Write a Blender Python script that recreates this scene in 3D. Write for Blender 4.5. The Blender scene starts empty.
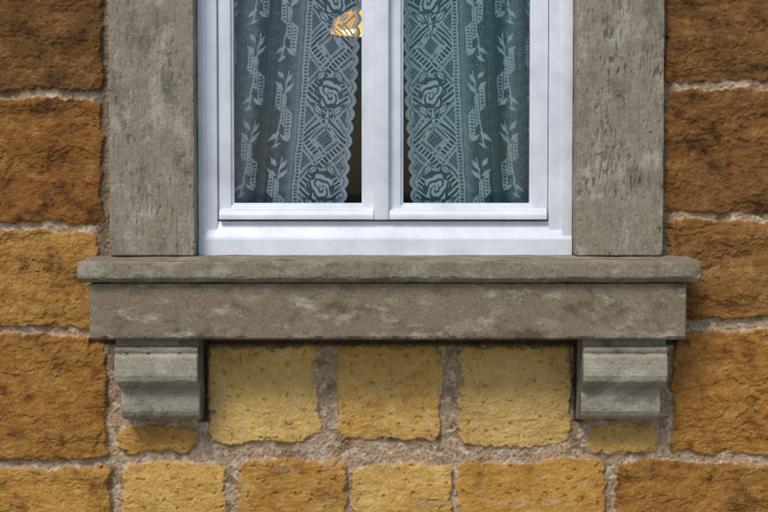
import bpy, bmesh, math, numpy as np
from mathutils import Vector
rng=np.random.RandomState(7)
S=0.0025; F=1500.0; PITCH=math.radians(2.6)
CAM=np.array([0.005,-3.75,1.58])
def up(px,py,Y):
    dx=(px-384)/F; dy=(256-py)/F
    s,c=math.sin(PITCH),math.cos(PITCH)
    t=(Y-CAM[1])/(dy*s+c)
    return CAM[0]+t*dx, CAM[2]+t*(dy*c-s)
def ux(px,Y,py=256): return up(px,py,Y)[0]
def uz(py,Y): return up(384,py,Y)[1]
def lin(c):
    c=np.asarray(c,float)/255.0
    return np.where(c<=0.04045,c/12.92,((c+0.055)/1.055)**2.4)
# ---------- noise
def perlin(x,y,seed=0):
    r=np.random.RandomState(seed+11); p=r.permutation(256); p=np.concatenate([p,p])
    a=r.rand(256)*2*np.pi; gx=np.cos(a); gy=np.sin(a)
    x=x+r.rand()*200; y=y+r.rand()*200
    xi=np.floor(x).astype(int); yi=np.floor(y).astype(int); xf=x-xi; yf=y-yi
    xi&=255; yi&=255; x1=(xi+1)&255; y1=(yi+1)&255
    u=xf*xf*xf*(xf*(xf*6-15)+10); v=yf*yf*yf*(yf*(yf*6-15)+10)
    def g(i,j,fx,fy):
        h=p[p[i]+j]; return gx[h]*fx+gy[h]*fy
    a0=g(xi,yi,xf,yf); b0=g(x1,yi,xf-1,yf); c0=g(xi,y1,xf,yf-1); d0=g(x1,y1,xf-1,yf-1)
    return (a0+(b0-a0)*u+((c0+(d0-c0)*u)-(a0+(b0-a0)*u))*v)*1.5
def fbm(x,y,o=4,seed=0,gain=0.5):
    s=0;a=1.0;t=0
    for k in range(o):
        s=s+a*perlin(x*2**k,y*2**k,seed+k*17); t+=a; a*=gain
    return s/t*1.3
def facet(x,y,seed,cup=0.9,tilt=0.55):
    """broken-rock surface: lower envelope of randomly tilted hollow scales, continuous with sharp ridges"""
    r=np.random.RandomState(seed); T=r.rand(64,64,5)
    xi=np.floor(x).astype(int); yi=np.floor(y).astype(int); best=np.full(x.shape,9.0)
    for di in (-1,0,1):
        for dj in (-1,0,1):
            ci=xi+di; cj=yi+dj; t=T[ci&63,cj&63]
            dx=x-ci-t[...,0]; dy=y-cj-t[...,1]
            h=t[...,4]*0.35+tilt*((t[...,2]-.5)*dx+(t[...,3]-.5)*dy)*1.6+cup*(dx*dx+dy*dy)
            best=np.minimum(best,h)
    return best-0.35
def sst(a,b,x):
    t=np.clip((x-a)/(b-a),0,1); return t*t*(3-2*t)
def mixc(A,B,t):
    return A*(1-t[...,None])+np.asarray(B)*t[...,None]
# ---------- mesh
def grid_mesh(name,P,col=None,attrs=None,fmask=None,mat=None,parent=None):
    n,m=P.shape[:2]
    me=bpy.data.meshes.new(name)
    idx=np.arange(n*m).reshape(n,m)
    q=np.stack([idx[:-1,:-1],idx[:-1,1:],idx[1:,1:],idx[1:,:-1]],-1)
    q=q[fmask] if fmask is not None else q.reshape(-1,4)
    me.vertices.add(n*m); me.vertices.foreach_set('co',P.astype(np.float32).ravel())
    me.loops.add(q.size); me.loops.foreach_set('vertex_index',q.astype(np.int32).ravel())
    me.polygons.add(len(q)); me.polygons.foreach_set('loop_start',(np.arange(len(q))*4).astype(np.int32))
    me.update(calc_edges=True)
    me.polygons.foreach_set('use_smooth',np.ones(len(me.polygons),bool))
    if col is not None:
        a=me.color_attributes.new('Col','FLOAT_COLOR','POINT')
        c=np.ones((n*m,4),np.float32); c[:,:3]=np.clip(col,0,1).reshape(-1,3)
        a.data.foreach_set('color',c.ravel())
    for k,v in (attrs or {}).items():
        a=me.attributes.new(k,'FLOAT','POINT'); a.data.foreach_set('value',v.astype(np.float32).ravel())
    ob=bpy.data.objects.new(name,me); bpy.context.collection.objects.link(ob)
    if mat: me.materials.append(mat)
    if parent: ob.parent=parent
    return ob
def sweep(name,prof,axis,a0,a1,step,dispf,colf,mat,parent=None,smooth=2,post=None):
    prof=np.array(prof,float)
    x,y=prof[:,0],prof[:,1]
    if np.sum(x*np.roll(y,-1)-np.roll(x,-1)*y)<0: prof=prof[::-1]
    pts=[];n=len(prof)
    for i in range(n):
        A,B=prof[i],prof[(i+1)%n]; k=max(2,int(np.linalg.norm(B-A)/step))
        for j in range(k): pts.append(A+(B-A)*j/k)
    pts=np.array(pts)
    raw=pts.copy()
    for _ in range(smooth): pts=(np.roll(pts,1,0)+2*pts+np.roll(pts,-1,0))/4
    far=raw.copy()
    for _ in range(10): far=(np.roll(far,1,0)+2*far+np.roll(far,-1,0))/4
    corner=np.clip(np.linalg.norm(far-raw,axis=1)/0.0025,0,1)   # 1 on the arrises
    tan=np.roll(pts,-1,0)-np.roll(pts,1,0); tan/=np.linalg.norm(tan,axis=1)[:,None]+1e-9
    nor=np.stack([tan[:,1],-tan[:,0]],1)
    arc=np.concatenate([[0],np.cumsum(np.linalg.norm(np.diff(pts,axis=0),axis=1))])
    L=np.linspace(a0,a1,max(3,int(abs(a1-a0)/step)))
    Ug,Vg=np.meshgrid(L,arc,indexing='ij')
    cen=pts.mean(0)
    base=np.broadcast_to(pts,(len(L),len(pts),2)).copy()
    e=np.minimum(L-a0,a1-L); sc=np.where(e<0.004,0.0035*(1-np.sqrt(np.clip(1-(1-e/0.004)**2,0,1))),0)
    D=dispf(Ug/S,Vg/S,base)-sc[:,None]
    D=D-0.0045*corner[None,:]*sst(0.12,0.5,fbm(Ug/S/13,Vg/S/13,4,77,0.65))
    base=base+np.broadcast_to(nor,base.shape)*D[...,None]
    def ring(b,r): return cen+(b-cen)*r
    base=np.concatenate([ring(base[:1],0.002),ring(base[:1],0.97),base,ring(base[-1:],0.97),ring(base[-1:],0.002)],0)
    Lx=np.concatenate([[L[0],L[0]],L,[L[-1],L[-1]]])
    base=np.concatenate([base,base[:,:1]],1)
    P=np.zeros(base.shape[:2]+(3,))
    if axis=='x':
        P[...,0]=Lx[:,None];P[...,1]=base[...,0];P[...,2]=base[...,1]
    else:
        P[...,2]=Lx[:,None];P[...,0]=base[...,0];P[...,1]=base[...,1]
    Dp=np.concatenate([D[:1],D[:1],D,D[-1:],D[-1:]],0);Dp=np.concatenate([Dp,Dp[:,:1]],1)
    col=colf(P[...,0]/S,P[...,1]/S,P[...,2]/S,Dp)
    if post is not None: P=post(P)
    return grid_mesh(name,P,col,mat=mat,parent=parent)
def empty(name):
    o=bpy.data.objects.new(name,None); bpy.context.collection.objects.link(o); return o
# ---------- materials
def newmat(name):
    m=bpy.data.materials.new(name); m.use_nodes=True; nt=m.node_tree; nt.nodes.clear()
    o=nt.nodes.new('ShaderNodeOutputMaterial'); return m,nt,o
def stone_mat(name,s1=260,s2=700,bump=0.0012,var=0.45,rough=0.92):
    m,nt,o=newmat(name); N=nt.nodes.new; K=nt.links.new
    b=N('ShaderNodeBsdfPrincipled'); b.inputs['Roughness'].default_value=rough
    b.inputs['Specular IOR Level'].default_value=0.25
    at=N('ShaderNodeAttribute'); at.attribute_name='Col'
    tc=N('ShaderNodeTexCoord')
    n1=N('ShaderNodeTexNoise'); n1.inputs['Scale'].default_value=s1; n1.inputs['Detail'].default_value=4; n1.inputs['Roughness'].default_value=0.8
    K(tc.outputs['Object'],n1.inputs['Vector'])
    mr=N('ShaderNodeMapRange'); mr.inputs['From Min'].default_value=0.3; mr.inputs['From Max'].default_value=0.7
    mr.inputs['To Min'].default_value=1-var; mr.inputs['To Max'].default_value=1+var*0.85
    K(n1.outputs['Fac'],mr.inputs['Value'])
    vm=N('ShaderNodeVectorMath'); vm.operation='SCALE'
    K(at.outputs['Color'],vm.inputs[0]); K(mr.outputs['Result'],vm.inputs['Scale'])
    K(vm.outputs['Vector'],b.inputs['Base Color'])
    bp=N('ShaderNodeBump'); bp.inputs['Strength'].default_value=1.0; bp.inputs['Distance'].default_value=bump*2.5
    K(n1.outputs['Fac'],bp.inputs['Height']); K(bp.outputs['Normal'],b.inputs['Normal'])
    K(b.outputs['BSDF'],o.inputs['Surface']); return m
M_wall=stone_mat('sandstone_masonry',330,650,0.0013,0.46)
M_trim=stone_mat('grey_dressed_sandstone',420,800,0.0008,0.36)
def paint_mat():
    m,nt,o=newmat('white_gloss_paint'); N=nt.nodes.new; K=nt.links.new
    b=N('ShaderNodeBsdfPrincipled'); b.inputs['Roughness'].default_value=0.38
    tc=N('ShaderNodeTexCoord')
    n=N('ShaderNodeTexNoise'); n.inputs['Scale'].default_value=11; n.inputs['Detail'].default_value=6;n.inputs['Roughness'].default_value=0.6
    K(tc.outputs['Object'],n.inputs['Vector'])
    cr=N('ShaderNodeValToRGB'); e=cr.color_ramp.elements
    e[0].position=0.3; e[0].color=(0.63,0.66,0.71,1); e[1].position=0.6; e[1].color=(0.77,0.80,0.85,1)
    K(n.outputs['Fac'],cr.inputs['Fac'])
    K(cr.outputs['Color'],b.inputs['Base Color'])
    n3=N('ShaderNodeTexNoise'); n3.inputs['Scale'].default_value=60; n3.inputs['Detail'].default_value=3
    K(tc.outputs['Object'],n3.inputs['Vector'])
    bp=N('ShaderNodeBump'); bp.inputs['Strength'].default_value=0.5; bp.inputs['Distance'].default_value=0.0014
    K(n3.outputs['Fac'],bp.inputs['Height']);K(bp.outputs['Normal'],b.inputs['Normal'])
    K(b.outputs['BSDF'],o.inputs['Surface']); return m
M_paint=paint_mat()
def simple(name,col,rough=0.8,emit=None,es=0):
    m,nt,o=newmat(name); b=nt.nodes.new('ShaderNodeBsdfPrincipled')
    n=nt.nodes.new('ShaderNodeTexNoise'); n.inputs['Scale'].default_value=6; n.inputs['Detail'].default_value=5
    cr=nt.nodes.new('ShaderNodeValToRGB'); c=np.array(col)
    cr.color_ramp.elements[0].position=.3;cr.color_ramp.elements[1].position=.7
    cr.color_ramp.elements[0].color=(*(c*0.75),1);cr.color_ramp.elements[1].color=(*np.clip(c*1.25,0,1),1)
    nt.links.new(n.outputs['Fac'],cr.inputs['Fac']); nt.links.new(cr.outputs['Color'],b.inputs['Base Color'])
    b.inputs['Roughness'].default_value=rough
    if emit: b.inputs['Emission Color'].default_value=(*emit,1); b.inputs['Emission Strength'].default_value=es
    nt.links.new(b.outputs['BSDF'],o.inputs['Surface']); return m
def glass_mat():
    m,nt,o=newmat('window_glass'); N=nt.nodes.new;K=nt.links.new
    t=N('ShaderNodeBsdfTransparent'); t.inputs['Color'].default_value=(0.94,0.98,0.98,1)
    g=N('ShaderNodeBsdfGlossy'); g.inputs['Roughness'].default_value=0.02
    fr=N('ShaderNodeFresnel'); fr.inputs['IOR'].default_value=1.45
    mx=N('ShaderNodeMixShader'); K(fr.outputs['Fac'],mx.inputs['Fac']);K(t.outputs[0],mx.inputs[1]);K(g.outputs[0],mx.inputs[2])
    K(mx.outputs[0],o.inputs['Surface']); return m
def lace_mat(name,c0,c1):
    m,nt,o=newmat(name); N=nt.nodes.new;K=nt.links.new
    at=N('ShaderNodeAttribute'); at.attribute_name='lace'
    cr=N('ShaderNodeMixRGB'); cr.inputs['Color1'].default_value=(*c0,1); cr.inputs['Color2'].default_value=(*c1,1)
    K(at.outputs['Fac'],cr.inputs['Fac'])
    d=N('ShaderNodeBsdfDiffuse'); K(cr.outputs[0],d.inputs['Color'])
    tr=N('ShaderNodeBsdfTransparent')
    mr=N('ShaderNodeMapRange'); mr.inputs['To Min'].default_value=0.26; mr.inputs['To Max'].default_value=1.0
    mr.inputs['From Max'].default_value=0.8
    K(at.outputs['Fac'],mr.inputs['Value'])
    mx=N('ShaderNodeMixShader'); K(mr.outputs[0],mx.inputs['Fac']);K(tr.outputs[0],mx.inputs[1]);K(d.outputs[0],mx.inputs[2])
    K(mx.outputs[0],o.inputs['Surface']); return m

# ---------- key positions
YJ=-0.03
jL0,jL1=ux(109,YJ,130),ux(194,YJ,130); jR0,jR1=ux(576.5,YJ,130),ux(664,YJ,130)
YS,YA=-0.17,-0.145
zs_front=uz(262,YS); zs_back=uz(254.5,0.03)
ztopwin=zs_back+1.42
# ---------- WALL
def axis(a,b,d0,d1,fine,coarse):
    return np.concatenate([np.arange(a,d0,coarse),np.arange(d0,d1,fine),np.arange(d1,b+coarse,coarse)])
xs=axis(-3.2,3.2,-1.04,1.04,0.0019,0.014); zs=axis(-0.05,3.7,0.68,2.09,0.0019,0.014)
X,Z=np.meshgrid(xs,zs)
zc=uz(256,0)
PX=384+(X-CAM[0])/S; PY=256-(Z-zc)/S    # stone-plan units (1 unit = 2.5 mm)
def plan(px,py):
    x,z=up(px,py,0); return 384+(x-CAM[0])/S, 256-(z-zc)/S
stones=[]
def add(x0,x1,y0,y1,t,tone=None): 
    a,c=plan(x0,y0); b,d=plan(x1,y1); stones.append((a,b,c,d,t,tone))
RU,SM=0,1
add(-150,104,-40,91,RU,'dark'); add(-95,103,97,223,RU,'rust'); add(-180,98,229,328,RU,'och'); add(-70,108,334,461,RU,'och2'); add(-190,113,467,570,RU,'gold')
add(667,900,-42,82,RU,'dark'); add(667,860,89,214,RU,'dark2'); add(668,930,220,319,RU,'rust2'); add(672,840,330,453,RU,'och2'); add(616,960,460,565,RU,'och2')
add(208,320,345,443,SM,'yel'); add(335,442,345,441,SM,'yel2'); add(457,572,345,447,SM,'yel')
add(115,200,424,455,SM,'gold'); add(587,661,425,454,SM,'yel2')
add(122,228,462,566,SM,'yel2'); add(238,348,460,562,SM,'gold'); add(351,454,463,562,SM,'yel2'); add(457,606,460,560,SM,'gold')
tones=['och','och2','rust','gold','yel','rust2']
def row(xa,xb,y0,y1):
    x=xa
    while x<xb-30:
        w=rng.randint(150,300); x2=min(x+w,xb)
        if xb-x2<90:x2=xb
        stones.append((x,x2-8,y0,y1-8,RU,tones[rng.randint(6)])); x=x2
for a,b,l,r in [(-42,92,-158,908),(97,224,-103,868),(230,329,-188,938),(335,461,-78,848),(467,572,-198,968)]:
    row(-1000,l,a,b); row(r,1800,a,b)
for a,b in [(575,690),(690,800),(800,900),(-700,-560),(-560,-430)]: row(-1000,1800,a,b)
for a,b in [(-430,-300),(-300,-170),(-170,-44)]: row(-1000,100,a,b); row(672,1800,a,b)
wx=PX+5.5*fbm(PX/38,PY/38,3,1)+2.0*perlin(PX/8,PY/8,5)+.8*perlin(PX/2.5,PY/2.5,6); wy=PY+5.0*fbm(PX/38,PY/38,3,2)+1.8*perlin(PX/8,PY/8,9)+.8*perlin(PX/2.5,PY/2.5,8)
grain=perlin(PX/1.6,PY/1.6,31); grain2=perlin(PX/3.2,PY/3.2,33); smear=fbm(PX/18,PY/13,3,35)
H=-0.006+0.0045*fbm(PX/14,PY/14,4,40)+0.0012*grain+0.0020*grain2
gap_shade=np.exp(-((PY-343)/3.2)**2)*((PX>88)&(PX<690)); gapc_shade=np.exp(-((PX-203)/4.0)**2)+np.exp(-((PX-579)/4.0)**2)  # recessed joint plus painted shade, under the apron and beside the corbels
gapc_shade=gapc_shade*((PY>338)&(PY<424)); gap_shade=np.clip(gap_shade+gapc_shade,0,1)
mc=np.zeros(X.shape+(3,))+lin((192,164,134))
mc=mixc(mc,lin((144,114,84)),sst(0.0,0.5,fbm(PX/30,PY/22,4,51))*0.8)
mc=mixc(mc,lin((226,208,184)),sst(0.05,0.5,fbm(PX/10,PY/9,3,55))*0.8)
mc=mixc(mc,lin((100,76,54)),sst(0.25,0.6,grain2)*0.55)
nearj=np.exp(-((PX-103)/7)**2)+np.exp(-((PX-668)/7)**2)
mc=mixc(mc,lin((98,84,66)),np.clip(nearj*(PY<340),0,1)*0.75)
mc=mixc(mc,lin((70,54,38)),gap_shade*0.8)  # shadow below sill and inside corbels painted into mortar colour
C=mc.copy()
wpx=PX+5*fbm(PX/30,PY/20,2,610)+1.6*perlin(PX/4,PY/4,614); wpy=PY+4*fbm(PX/30,PY/20,2,612)+1.6*perlin(PX/4,PY/4,616)
sk=wpx+0.35*wpy
fa=facet(sk/62,wpy/34,601,0.4,0.9); fb=facet(sk/24,wpy/15,603,0.4,0.8)
ter=fbm(wpx/85,wpy/36,2,66)*3.2+0.5*fbm(PX/9,PY/6,3,67); terf=np.floor(ter)+sst(0.72,0.98,ter-np.floor(ter))
fine=fbm(PX/8,PY/6.5,5,70,0.8); mid=fbm(PX/26,PY/19,5,72,0.6)
pock=fbm(PX/8,PY/7,3,74); big=fbm(PX/50,PY/34,4,76); colA=fbm(PX/46,PY/34,6,80,0.68); colB=fbm(PX/13,PY/11,5,84,0.78)
rough=sst(-0.25,0.45,fbm(PX/60,PY/40,2,78))
pits=sst(0.38,0.6,fbm(PX/5,PY/4,3,94))*sst(-.1,.3,fbm(PX/40,PY/30,2,96))
chis=perlin(PX/11+PY/22,PY/3.2,86)
fs_a=facet(wpx/40,wpy/30,621,.5,.8); fs_b=facet(wpx/13,wpy/10,623)
TON={'dark':((124,86,46),(66,43,26),(166,122,70)),'dark2':((132,90,46),(72,47,28),(172,126,72)),'rust':((148,98,46),(84,53,28),(186,138,76)),'rust2':((154,108,56),(88,58,31),(190,144,86)),
'och':((186,136,68),(122,82,42),(212,170,100)),'och2':((176,124,58),(108,70,34),(208,160,90)),'gold':((198,146,70),(134,92,48),(220,178,106)),
'yel':((228,188,112),(182,138,78),(240,212,148)),'yel2':((216,170,94),(160,116,62),(234,198,130))}
for k,(x0,x1,y0,y1,t,tone) in enumerate(stones):
    j0=np.searchsorted(PX[0],x0-12); j1=np.searchsorted(PX[0],x1+12)
    rowv=PY[:,0]; i0=np.searchsorted(-rowv,-(y1+12)); i1=np.searchsorted(-rowv,-(y0-12))
    if i1<=i0 or j1<=j0: continue
    s=(slice(i0,i1),slice(j0,j1))
    r=7 if t==RU else 12
    cx,cy=(x0+x1)/2,(y0+y1)/2; hx,hy=(x1-x0)/2-r,(y1-y0)/2-r
    a=(rng.rand(4)-.5)*(0.03 if t==RU else 0.07)
    lx=wx[s]-cx; ly=wy[s]-cy
    lx2=lx+a[0]*ly; ly2=ly+a[1]*lx*0.5
    qx=np.abs(lx2)-hx; qy=np.abs(ly2)-hy
    d=-(np.hypot(np.maximum(qx,0),np.maximum(qy,0))+np.minimum(np.maximum(qx,qy),0)-r)
    off=rng.rand()*0.005; til=(rng.rand(2)-.5)*0.006
    R=rough[s]
    tl=til[0]*lx/60+til[1]*ly/60
    if t==RU:
        h=0.004+off+tl+0.003*np.clip(1-np.exp(-d/4.5),0,1)+0.0024*terf[s]+0.0075*fa[s]+(0.001+0.0028*R)*fb[s]+0.0036*mid[s]+0.0026*fine[s]-0.002*pits[s]+0.0008*grain[s]
        crev=sst(0.2,1.0,-(mid[s]*.7+fine[s]*1.1))*.8+pits[s]*.6
    else:
        h=0.001+off*0.5+tl+0.003*np.clip(1-np.exp(-d/4),0,1)+0.004*big[s]+0.0045*fs_a[s]+0.0012*fs_b[s]+0.0024*mid[s]+0.0007*chis[s]+0.0019*fine[s]-0.003*sst(0.4,0.6,pock[s])+0.0008*grain[s]+0.001*terf[s]
        crev=sst(0.4,0.6,pock[s])*0.7
    dm=d-2.6*sst(0.0,0.6,smear[s]) if t==SM else d-1.5*sst(0.1,0.6,smear[s])
    m=sst(-0.3,2.2,dm)
    b,dk,lt=[lin(q) for q in TON[tone]]
    c=np.zeros(d.shape+(3,))+b
    c=mixc(c,lt,sst(0.0,0.55,colB[s]*0.6+colA[s]*.6)*0.8)
    c=mixc(c,dk,sst(0.0,0.6,-colA[s]*0.9-colB[s]*0.5)*(0.95 if t==RU else .6))
    c=mixc(c,dk*0.6,np.clip(crev,0,1)*0.6)
    if t==SM: c=mixc(c,lin((206,180,142)),sst(0.2,0.6,fbm(PX[s]/20,PY[s]/16,4,91))*0.4)
    c=c*(0.92+0.16*rng.rand())
    H[s]=H[s]*(1-m)+h*m
    mcx=sst(0.2,1.6,dm+1.2*grain2[s]); C[s]=C[s]*(1-mcx[...,None])+c*mcx[...,None]
H=np.clip(H-0.014*gap_shade,-0.035,0.034); C=mixc(C,lin((84,64,42)),gap_shade*0.45)  # cuts the recess, then paints the same shade over the wall colour
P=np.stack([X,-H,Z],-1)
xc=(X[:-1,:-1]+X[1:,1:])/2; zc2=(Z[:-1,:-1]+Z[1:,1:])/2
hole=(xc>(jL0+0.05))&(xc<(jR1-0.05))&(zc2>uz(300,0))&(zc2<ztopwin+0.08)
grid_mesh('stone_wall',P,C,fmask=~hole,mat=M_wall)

# ---------- trim stones
def tdisp(seed,gash=0.0,tool=0.0,vert=0.0):
    def f(U,V,b):
        d=0.0016*fbm(U/40,V/30,3,seed)+0.0006*fbm(U/7,V/7,4,seed+3,0.7)+0.0003*perlin(U/1.5,V/1.5,seed+5)
        d=d-0.0016*sst(0.5,0.75,fbm(U/8,V/8,3,seed+9))
        if gash: d=d-gash*0.0032*sst(0.56,0.76,perlin(U/12,V/2.2,seed+12)+0.7*perlin(U/60,V/40,seed+14))
        if vert: d=d+vert*0.0004*perlin(U/14,V/1.7,seed+15)
        if tool: d=d+tool*0.0010*np.sin(V*1.5+1.0*perlin(U/9,V/9,seed))
        return d
    return f
def tcol(base,dark,light,seed,vert=1.0,lich=0.0,patch=0.5):
    base,dark,light=lin(base),lin(dark),lin(light)
    def f(x,y,z,D):
        q=x+0.7*y; w=z+0.7*y
        c=np.zeros(x.shape+(3,))+base
        n=fbm(q/(38/vert**.5),w/(30*vert),6,seed,0.66); c=mixc(c,dark,sst(0.0,0.6,n)*0.8)
        n=fbm(q/(34/vert**.5),w/(26*vert),6,seed+4,0.66); c=mixc(c,light,sst(0.0,0.55,n)*0.8)
        n=perlin(q/2.6,w/2.6,seed+7)+.7*perlin(q/1.3,w/1.3,seed+8); c=mixc(c,dark*.75,sst(0.3,1.0,n)*0.4); c=mixc(c,light*1.1,sst(0.3,0.9,-n)*0.3)
        n=fbm(q/6,w/6,3,seed+30,.7); c=mixc(c,dark,sst(0.2,0.6,n)*0.35)
        if vert>1: c=mixc(c,dark,sst(0.1,0.7,perlin(q/2.2,w/20,seed+9))*0.4)
        if lich:
            n=fbm(q/44,w/19,6,seed+20,0.76); c=mixc(c,lin((200,192,174)),sst(0.1,0.6,n)*lich)
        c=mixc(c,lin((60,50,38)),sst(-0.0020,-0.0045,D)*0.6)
        return c
    return f
jb=0.24
for nm,(a,b),sd in (('stone_window_jamb',(jL0,jL1),200),('stone_window_jamb',(jR0,jR1),260)):
    prof=[(a,YJ),(b,YJ),(b,jb),(a,jb)]
    base=tcol((154,144,124),(104,96,80),(188,180,162),sd,1.8,0.25)
    sweep(nm,prof,'z',zs_front+0.008,ztopwin,0.0022,tdisp(sd,1.0 if sd==260 else 0.8,0,1),base,M_trim,smooth=3)
sweep('stone_window_lintel',[(YJ-0.004,ztopwin+0.001),(jb,ztopwin+0.001),(jb,ztopwin+0.24),(YJ-0.004,ztopwin+0.24)],'x',jL0-0.02,jR1+0.02,0.006,tdisp(300),tcol((140,131,108),(92,84,64),(165,158,138),300),M_trim)
sill=empty('stone_window_sill')
z283=uz(283,YS)
sweep('slab',[(YS,zs_front),(0.02,zs_back-0.001),(jb+0.1,zs_back-0.0005),(jb+0.1,z283),(YA,z283),(YS+0.014,z283),(YS,z283+0.012)],'x',ux(76.5,YS),ux(702,YS),0.0022,tdisp(320,0,0),
      tcol((146,134,112),(94,83,66),(180,170,150),320,0.9,0.4),M_trim,parent=sill,smooth=3)
z340=uz(340,YA)
sweep('apron',[(YA,z283-0.002),(jb,z283-0.002),(jb,z340),(YA+0.006,z340),(YA,z340+0.006)],'x',ux(88.5,YA),ux(687,YA),0.0022,tdisp(350,0,0),
      tcol((142,127,104),(92,80,62),(166,152,130),350,0.9,0.7),M_trim,parent=sill,smooth=3)
dep=[(0.0,338),(-0.095,338),(-0.095,346),(-0.120,347),(-0.1225,350),(-0.116,354),(-0.124,357),(-0.126,376),(-0.121,382),(-0.105,386),(-0.088,389),(-0.081,393),(-0.084,397),(-0.085,404),(-0.083,411),(-0.073,416.5),(-0.055,419),(0.02,419)]
for (pa,pb,o,sd) in ((113,197,-1,400),(584,669,1,440)):
    pr=[(d,uz(p,d)) for d,p in dep]
    xa,xb=ux(pa,-.125),ux(pb,-.125); zt,zb=uz(378,-.12),uz(392,-.09)
    def post(P,xa=xa,xb=xb,o=o):
        k=sst(zt,zb,P[...,2]); f=(P[...,0]-xa)/(xb-xa)
        P=P.copy(); P[...,0]+= k*0.009*((1-f) if o<0 else -f); return P
    sweep('stone_corbel',pr,'x',xa,xb,0.0020,tdisp(sd,0,0.15),tcol((168,160,140),(118,110,92),(194,186,168),sd,0.9,0.3),M_trim,smooth=1,post=post)

# ---------- window joinery
win=empty('casement_window')
def box(name,x0,x1,y0,y1,z0,z1,mat,parent,bev=0.0025):
    x0,x1=min(x0,x1),max(x0,x1)
    bm=bmesh.new(); bmesh.ops.create_cube(bm,size=1)
    for v in bm.verts:
        v.co=Vector((x0 if v.co.x<0 else x1,y0 if v.co.y<0 else y1,z0 if v.co.z<0 else z1))
    if bev: bmesh.ops.bevel(bm,geom=list(bm.edges),offset=bev,segments=3,affect='EDGES',profile=0.5)
    me=bpy.data.meshes.new(name); bm.to_mesh(me); bm.free(); me.materials.append(mat)
    for p in me.polygons: p.use_smooth=True
    try: me.set_sharp_from_angle(angle=math.radians(35))
    except Exception: pass
    ob=bpy.data.objects.new(name,me); bpy.context.collection.objects.link(ob); ob.parent=parent; return ob
def prism(name,prof,x0,x1,mat,parent):
    bm=bmesh.new(); A=[bm.verts.new((x0,y,z)) for y,z in prof]; B=[bm.verts.new((x1,y,z)) for y,z in prof]
    bm.faces.new(A); bm.faces.new(B[::-1]); n=len(prof)
    for i in range(n): bm.faces.new((A[i],B[i],B[(i+1)%n],A[(i+1)%n]))
    bmesh.ops.recalc_face_normals(bm,faces=bm.faces)
    bmesh.ops.bevel(bm,geom=list(bm.edges),offset=0.002,segments=2,affect='EDGES',profile=0.5)
    me=bpy.data.meshes.new(name); bm.to_mesh(me); bm.free(); me.materials.append(mat)
    ob=bpy.data.objects.new(name,me); bpy.context.collection.objects.link(ob); ob.parent=parent; return ob
YF=0.040
fx0,fx1=jL1+0.001,jR0-0.001
zt=ztopwin-0.002
z255=zs_back-0.004; z222=uz(222,YF); z236=uz(237,0.03)
box('outer_stile_left',fx0,ux(217,YF,130),YF,0.12,z255,zt,M_paint,win,0.003)
box('outer_stile_right',ux(549,YF,130),fx1,YF,0.12,z255,zt,M_paint,win,0.003)
box('stile_bead_left',fx0,ux(206,YF,130),YF-0.008,0.1,z255,zt,M_paint,win,0.003)
box('stile_bead_right',ux(562,YF,130),fx1,YF-0.008,0.1,z255,zt,M_paint,win,0.003)
box('head_rail',fx0,fx1,YF-0.004,0.118,zt-0.06,zt-0.001,M_paint,win,0.003)
prism('bottom_rail',[(0.024,z255),(0.024,z236-0.004),(0.030,z236),(0.052,z222+0.002),(0.119,z222+0.002),(0.119,z255)],fx0+0.001,fx1-0.001,M_paint,win)
def sash(nm,x0,x1,g0,g1):
    s=0.052; zb=uz(220,s); zg=uz(205,s); ztp=zt-0.062
    box(nm+'_outer_stile',x0,g0,s,0.095,zb,ztp,M_paint,win,0.003)
    box(nm+'_meeting_stile',g1,x1,s,0.095,zb,ztp,M_paint,win,0.003)
    a,b=min(g0,g1),max(g0,g1)
    box(nm+'_bottom_rail',a-0.004,b+0.004,s+0.002,0.094,zb,zg,M_paint,win,0.003)
    box(nm+'_top_rail',a-0.004,b+0.004,s+0.002,0.094,ztp-0.045,ztp,M_paint,win,0.003)
    t=0.005
    for q,(p0,p1,r0,r1) in enumerate(((a,a+t,zg,ztp-.045),(b-t,b,zg,ztp-.045),(a,b,zg-.001,zg+t),(a,b,ztp-.05,ztp-.044))):
        box(nm+'_glazing_bead_%d'%q,p0-.001,p1+.001,s+0.009+0.0005*(q>1),0.09,r0,r1,M_paint,win,0.0015)
    return a,b,zg,ztp-0.045
yy=0.052
A=sash('left_sash',ux(218,yy,130),ux(383,yy,130),ux(231,yy,130),ux(364,yy,130))
B=sash('right_sash',ux(548,yy,130),ux(383.6,yy,130),ux(532.5,yy,130),ux(401,yy,130))
box('astragal',ux(374,.03,130),ux(389,.03,130),0.030,0.06,uz(220,.03),zt-0.064,M_paint,win,0.004)
zA,zB=uz(219.5,0.03),uz(209,0.03)
for nm,a,b in (('left_drip_rail',218.5,373.7),('right_drip_rail',389.3,547.5)):
    prism(nm,[(0.029,zA),(0.029,zA+0.012),(0.036,zB-0.004),(0.056,zB+0.003),(0.056,zA)],ux(a,.03,130),ux(b,.03,130),M_paint,win)
M_glass=glass_mat()
for nm,(a,b,c,d) in (('left_glass',A),('right_glass',B)):
    P=np.array([[[a-.002,0.078,c-.002],[b+.002,0.078,c-.002]],[[a-.002,0.078,d+.002],[b+.002,0.078,d+.002]]])
    grid_mesh(nm,P,mat=M_glass,parent=win)

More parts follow.
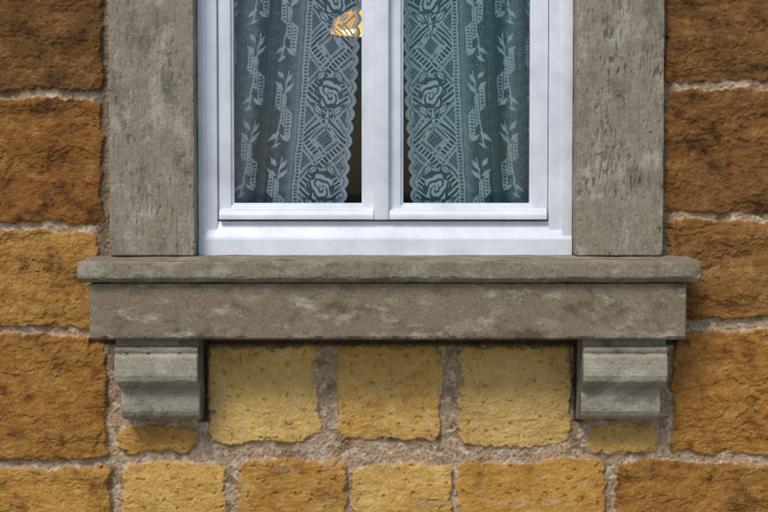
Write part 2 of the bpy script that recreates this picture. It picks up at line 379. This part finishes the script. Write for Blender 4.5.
# ---------- lace curtains
def lace_pattern(u,v,side):
    """u: distance from the scalloped edge, v: downwards (units of 2.5mm)"""
    d=np.zeros(u.shape)+0.16
    d+=0.13*(np.sin(u*2*np.pi/2.4)>0.1)
    T=93.0; ph=(v-97)/T; dv=(ph-np.round(ph))*T
    inb=(u<50)
    ph2=(u*0.9+v*0.75)%3.4; ph3=(u*0.9-v*0.75)%3.4
    tr=inb&(((ph2<1.3)&(dv>0))|((ph3<1.3)&(dv<=0)))
    d=np.where(tr,np.maximum(d,0.5),d)
    sv=np.round(dv/3.0)*3.0
    for cu,cv,w_ in ((15,40,1),(40,-40,1),(13,-2,.7),(42,2,.7)):
        q=np.abs(u-cu)+0.8*np.abs(sv-cv)
        d=np.where(inb&(q<9*w_),0.9,d); d=np.where(inb&(q<4.2*w_),0.15,d)
    tri=np.abs(((ph+0.5)%1.0)*2-1)
    for s in (0,1):
        tt=tri if s==0 else 1-tri
        for off,wd in ((0,4.4),(11,1.1),(-11,1.1)):
            dd=np.abs(u-(6+42*tt+off))*0.74
            band=dd<wd
            if wd>2:
                lad=(dd>3.1)|(np.abs(((v*0.36+u*0.3*(1 if s else -1)))%2-1)<0.36)
                d=np.where(inb&band,np.where(lad,0.95,0.10),d)
            else: d=np.where(inb&band,0.8,d)
    ru=u-27; rv=dv; r=np.hypot(ru,rv*0.85); th=np.arctan2(rv,ru); R=12.0
    out=r<R*(1.15+0.12*np.cos(6*th)); d=np.where(inb&out,0.12,d)
    pet=(r<R*0.92*(1+0.2*np.cos(5*th+.6)))&(np.sin(r*1.0+2.0*np.sin(2.5*th)+th)>-0.35)
    d=np.where(inb&pet,1.0,d)
    for (cu,cv,ea,eb,an) in ((17,17,8,3.2,0.8),(37,18,8,3.2,-0.8),(27,25,2.2,10,0),(18,-17,7,2.8,-0.8),(36,-16,7,2.8,0.8)):
        a=(u-cu)*math.cos(an)+(dv-cv)*math.sin(an); b=-(u-cu)*math.sin(an)+(dv-cv)*math.cos(an)
        e=np.abs(a/ea)+np.abs(b/eb)
        d=np.where((e<1.4)&(e>=1),0.12,d); d=np.where(e<1,np.where(np.abs(b)<0.5,0.25,1.0),d)
    d=np.where(u<4,0.9,d); d=np.where((u>4)&(u<5.2),0.3,d);d=np.where((u>5.2)&(u<6.6),0.9,d)
    d=np.where((u>49)&(u<50.4),0.85,d); d=np.where((u>50.4)&(u<54),np.where(np.abs((v%3.4)-1.7)<0.8,0.7,0.15),d); d=np.where((u>54)&(u<55.4),0.85,d)
    cw=31.0; ci=np.floor((u-57)/cw); a=(u-57)-(ci+0.5)*cw; vv=(v+ci*41+18)/86.0; b=(vv-np.floor(vv)-0.5)*86
    fld=u>57
    st={'d':d}
    def put(msk,val): st['d']=np.where(fld&msk,val,st['d'])
    put((np.abs(a)>12.0)&(np.abs(a)<15.5)&(np.sin(v*2.9)>-0.2),0.42)
    sk=b+a*1.1
    for ca,cb,wa,hb in ((-6.5,10,3.2,13),(0,2,2.4,15),(6,-3,2.6,10)):
        k_=(np.abs(a-ca)<wa)&(np.abs(sk-cb)<hb)
        put(k_,0.9); put((np.abs(a-ca)<wa-1.2)&(np.abs(sk-cb)<hb-2)&(np.sin(b*1.9)>0.0),0.2)
    put((np.abs(a-1-0.12*b)<0.8)&(np.abs(b)<36),0.8)
    for (ca,cb,ea,eb,an) in ((-5,-19,7,2.4,0.8),(6,-22,7,2.4,-0.8),(-4,-28,6.5,2.2,0.9),(5,-33,6,2.2,-1.0),(7,28,7,2.4,0.6),(-4,31,7,2.4,-0.7),(5,37,5,2,0.4)):
        aa=(a-ca)*math.cos(an)+(b-cb)*math.sin(an); bb=-(a-ca)*math.sin(an)+(b-cb)*math.cos(an)
        put(np.abs(aa/ea)+np.abs(bb/eb)<1,1.0)
    d=st['d']+0.12*fbm(u/3,v/3,2,500)+0.08*perlin(u/9,v/60,505)
    return np.clip(d,0,1)
YC=0.140
def curtain(edgef,outer_px,sgn,mat):
    k=(YC-CAM[1])/3.75
    zb=uz(216,YC); ztp=ztopwin-0.03
    nz=int((ztp-zb)/0.0012)
    z=np.linspace(zb,ztp,nz); py=256-(z-uz(256,YC))/(S*k)
    xo=ux(outer_px,YC,130)
    ed=np.array([ux(edgef(max(p,-60)),YC,130) for p in py])
    ed=ed+sgn*0.009*(np.abs(np.sin(py*np.pi/13.5))-0.6)
    W=np.abs(xo-ed); nu=int(W.max()/0.0011)
    t=np.linspace(0,1,nu)
    Xc=ed[:,None]+(xo-ed)[:,None]*t[None,:]
    edm=ed-sgn*0.009*(np.abs(np.sin(py*np.pi/13.5))-0.6)
    u=np.abs(Xc-ed[:,None])/(S*k)*1.03
    ub=np.abs(Xc-edm[:,None])/(S*k)*1.03
    uu=np.where(u<6,u,np.maximum(ub+0.0,6.7))
    v=np.broadcast_to(py[:,None],u.shape)
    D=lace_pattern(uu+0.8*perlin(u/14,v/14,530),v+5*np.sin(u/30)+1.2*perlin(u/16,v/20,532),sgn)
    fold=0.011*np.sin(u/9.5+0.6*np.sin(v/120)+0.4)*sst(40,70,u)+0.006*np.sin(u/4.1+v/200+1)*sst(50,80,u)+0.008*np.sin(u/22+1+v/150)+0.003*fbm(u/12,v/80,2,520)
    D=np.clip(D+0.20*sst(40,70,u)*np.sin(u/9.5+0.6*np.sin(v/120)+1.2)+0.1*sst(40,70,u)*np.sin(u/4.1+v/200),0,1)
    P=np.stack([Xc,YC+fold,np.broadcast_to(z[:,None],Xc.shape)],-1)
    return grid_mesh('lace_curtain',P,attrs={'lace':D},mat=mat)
ML=lace_mat('blue_white_lace',(0.22,0.38,0.50),(0.95,0.97,1.0))
MR=lace_mat('teal_white_lace',(0.10,0.42,0.47),(0.84,0.98,1.0))
curtain(lambda p:np.interp(p,[-60,0,50,100,150,205],[366,362,358,355,350,345]),212,1,ML)
curtain(lambda p:np.interp(p,[-60,0,100,205],[400,403,406,412]),556,-1,MR)

# ---------- room
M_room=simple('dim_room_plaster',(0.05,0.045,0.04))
room=empty('room_interior')
zl,zh=zs_back-0.01,ztopwin
def quad(name,pts,mat,parent):
    me=bpy.data.meshes.new(name); me.from_pydata(pts,[],[(0,1,2,3)]); me.materials.append(mat)
    ob=bpy.data.objects.new(name,me); bpy.context.collection.objects.link(ob); ob.parent=parent
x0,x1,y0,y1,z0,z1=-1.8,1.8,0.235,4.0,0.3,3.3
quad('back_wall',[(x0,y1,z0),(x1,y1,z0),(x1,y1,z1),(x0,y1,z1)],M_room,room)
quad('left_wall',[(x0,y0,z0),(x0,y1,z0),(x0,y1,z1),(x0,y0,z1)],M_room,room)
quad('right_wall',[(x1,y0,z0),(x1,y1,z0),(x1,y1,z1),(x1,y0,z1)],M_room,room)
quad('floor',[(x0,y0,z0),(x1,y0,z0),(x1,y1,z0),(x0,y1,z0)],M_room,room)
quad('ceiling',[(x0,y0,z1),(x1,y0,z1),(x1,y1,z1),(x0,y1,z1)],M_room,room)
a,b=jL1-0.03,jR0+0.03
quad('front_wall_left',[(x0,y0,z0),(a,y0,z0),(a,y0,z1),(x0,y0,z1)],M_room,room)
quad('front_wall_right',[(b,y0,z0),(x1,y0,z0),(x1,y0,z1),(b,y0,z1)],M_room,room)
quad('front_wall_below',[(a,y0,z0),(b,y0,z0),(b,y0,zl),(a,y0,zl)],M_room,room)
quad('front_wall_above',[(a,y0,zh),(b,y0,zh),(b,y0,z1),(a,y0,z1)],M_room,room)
def lathe(name,prof,cx,cy,mat,parent,n=40):
    bm=bmesh.new(); rings=[]
    for r,z in prof: rings.append([bm.verts.new((cx+r*math.cos(2*math.pi*i/n),cy+r*math.sin(2*math.pi*i/n),z)) for i in range(n)])
    for A_,B_ in zip(rings[:-1],rings[1:]):
        for i in range(n): bm.faces.new((A_[i],A_[(i+1)%n],B_[(i+1)%n],B_[i]))
    me=bpy.data.meshes.new(name); bm.to_mesh(me); bm.free(); me.materials.append(mat)
    for p in me.polygons:p.use_smooth=True
    ob=bpy.data.objects.new(name,me); bpy.context.collection.objects.link(ob); ob.parent=parent
lamp=empty('pendant_lamp'); ly=1.3; lx,lz=up(367,33,ly)
Msh=simple('amber_glass_shade',(0.8,0.4,0.05),0.4,(1.0,0.46,0.03),1.6)
Mbu=simple('lamp_bulb',(0.9,0.8,0.5),0.4,(1.0,0.72,0.2),9)
Mmt=simple('brass',(0.3,0.2,0.08),0.4)
lathe('shade',[(0.125,lz),(0.122,lz+0.012),(0.105,lz+0.045),(0.07,lz+0.070),(0.02,lz+0.082)],lx,ly,Msh,lamp)
lathe('rod',[(0.006,lz+0.082),(0.006,z1)],lx,ly,Mmt,lamp,10)
lathe('collar',[(0.001,lz+0.082),(0.024,lz+0.084),(0.02,lz+0.11),(0.006,lz+0.12)],lx,ly,Mmt,lamp)
for sx in (-0.06,0.03):
    lathe('bulb',[(0.001,lz-0.012)]+[(0.026*math.sin(t),lz+0.014-0.026*math.cos(t)) for t in np.linspace(0.2,2.8,10)],lx+sx,ly-0.06,Mbu,lamp,20)

# ---------- ground
mg,nt,o=newmat('grass_and_gravel'); N=nt.nodes.new;K=nt.links.new
b_=N('ShaderNodeBsdfPrincipled'); b_.inputs['Roughness'].default_value=.95
n_=N('ShaderNodeTexNoise'); n_.inputs['Scale'].default_value=1.5; n_.inputs['Detail'].default_value=9
tc=N('ShaderNodeTexCoord');K(tc.outputs['Object'],n_.inputs['Vector'])
cr=N('ShaderNodeValToRGB'); cr.color_ramp.elements[0].color=(0.10,0.10,0.06,1);cr.color_ramp.elements[1].color=(0.28,0.25,0.2,1)
cr.color_ramp.elements[0].position=.4;cr.color_ramp.elements[1].position=.6
K(n_.outputs['Fac'],cr.inputs['Fac']);K(cr.outputs['Color'],b_.inputs['Base Color']);K(b_.outputs[0],o.inputs['Surface'])
me=bpy.data.meshes.new('ground'); me.from_pydata([(-400,-400,0),(400,-400,0),(400,400,0),(-400,400,0)],[],[(0,1,2,3)]); me.materials.append(mg)
ob=bpy.data.objects.new('ground',me); bpy.context.collection.objects.link(ob)

# ---------- light
el,rot=math.radians(50),math.radians(206)
w=bpy.data.worlds.new('World'); bpy.context.scene.world=w; w.use_nodes=True
nt=w.node_tree; sky=nt.nodes.new('ShaderNodeTexSky'); sky.sky_type='NISHITA'; sky.sun_disc=False; sky.sun_elevation=el; sky.sun_rotation=rot
bg=nt.nodes['Background']; bg.inputs['Strength'].default_value=0.14; nt.links.new(sky.outputs[0],bg.inputs['Color'])
L=bpy.data.lights.new('sun','SUN'); L.energy=2.3; L.angle=math.radians(18); L.color=(1,0.94,0.86)
so=bpy.data.objects.new('sun',L); bpy.context.collection.objects.link(so)
dv=Vector((math.sin(rot)*math.cos(el),math.cos(rot)*math.cos(el),math.sin(el)))
so.rotation_euler=dv.to_track_quat('Z','Y').to_euler(); so.location=dv*20
# ---------- camera
cd=bpy.data.cameras.new('camera'); cd.lens=F/768*36; cd.sensor_width=36; cd.clip_end=2000
co=bpy.data.objects.new('camera',cd); bpy.context.collection.objects.link(co)
co.location=CAM.tolist(); co.rotation_euler=(math.radians(90)-PITCH,0,0)
sc=bpy.context.scene; sc.camera=co
sc.view_settings.view_transform='Standard'; sc.view_settings.look='None'; sc.view_settings.exposure=0
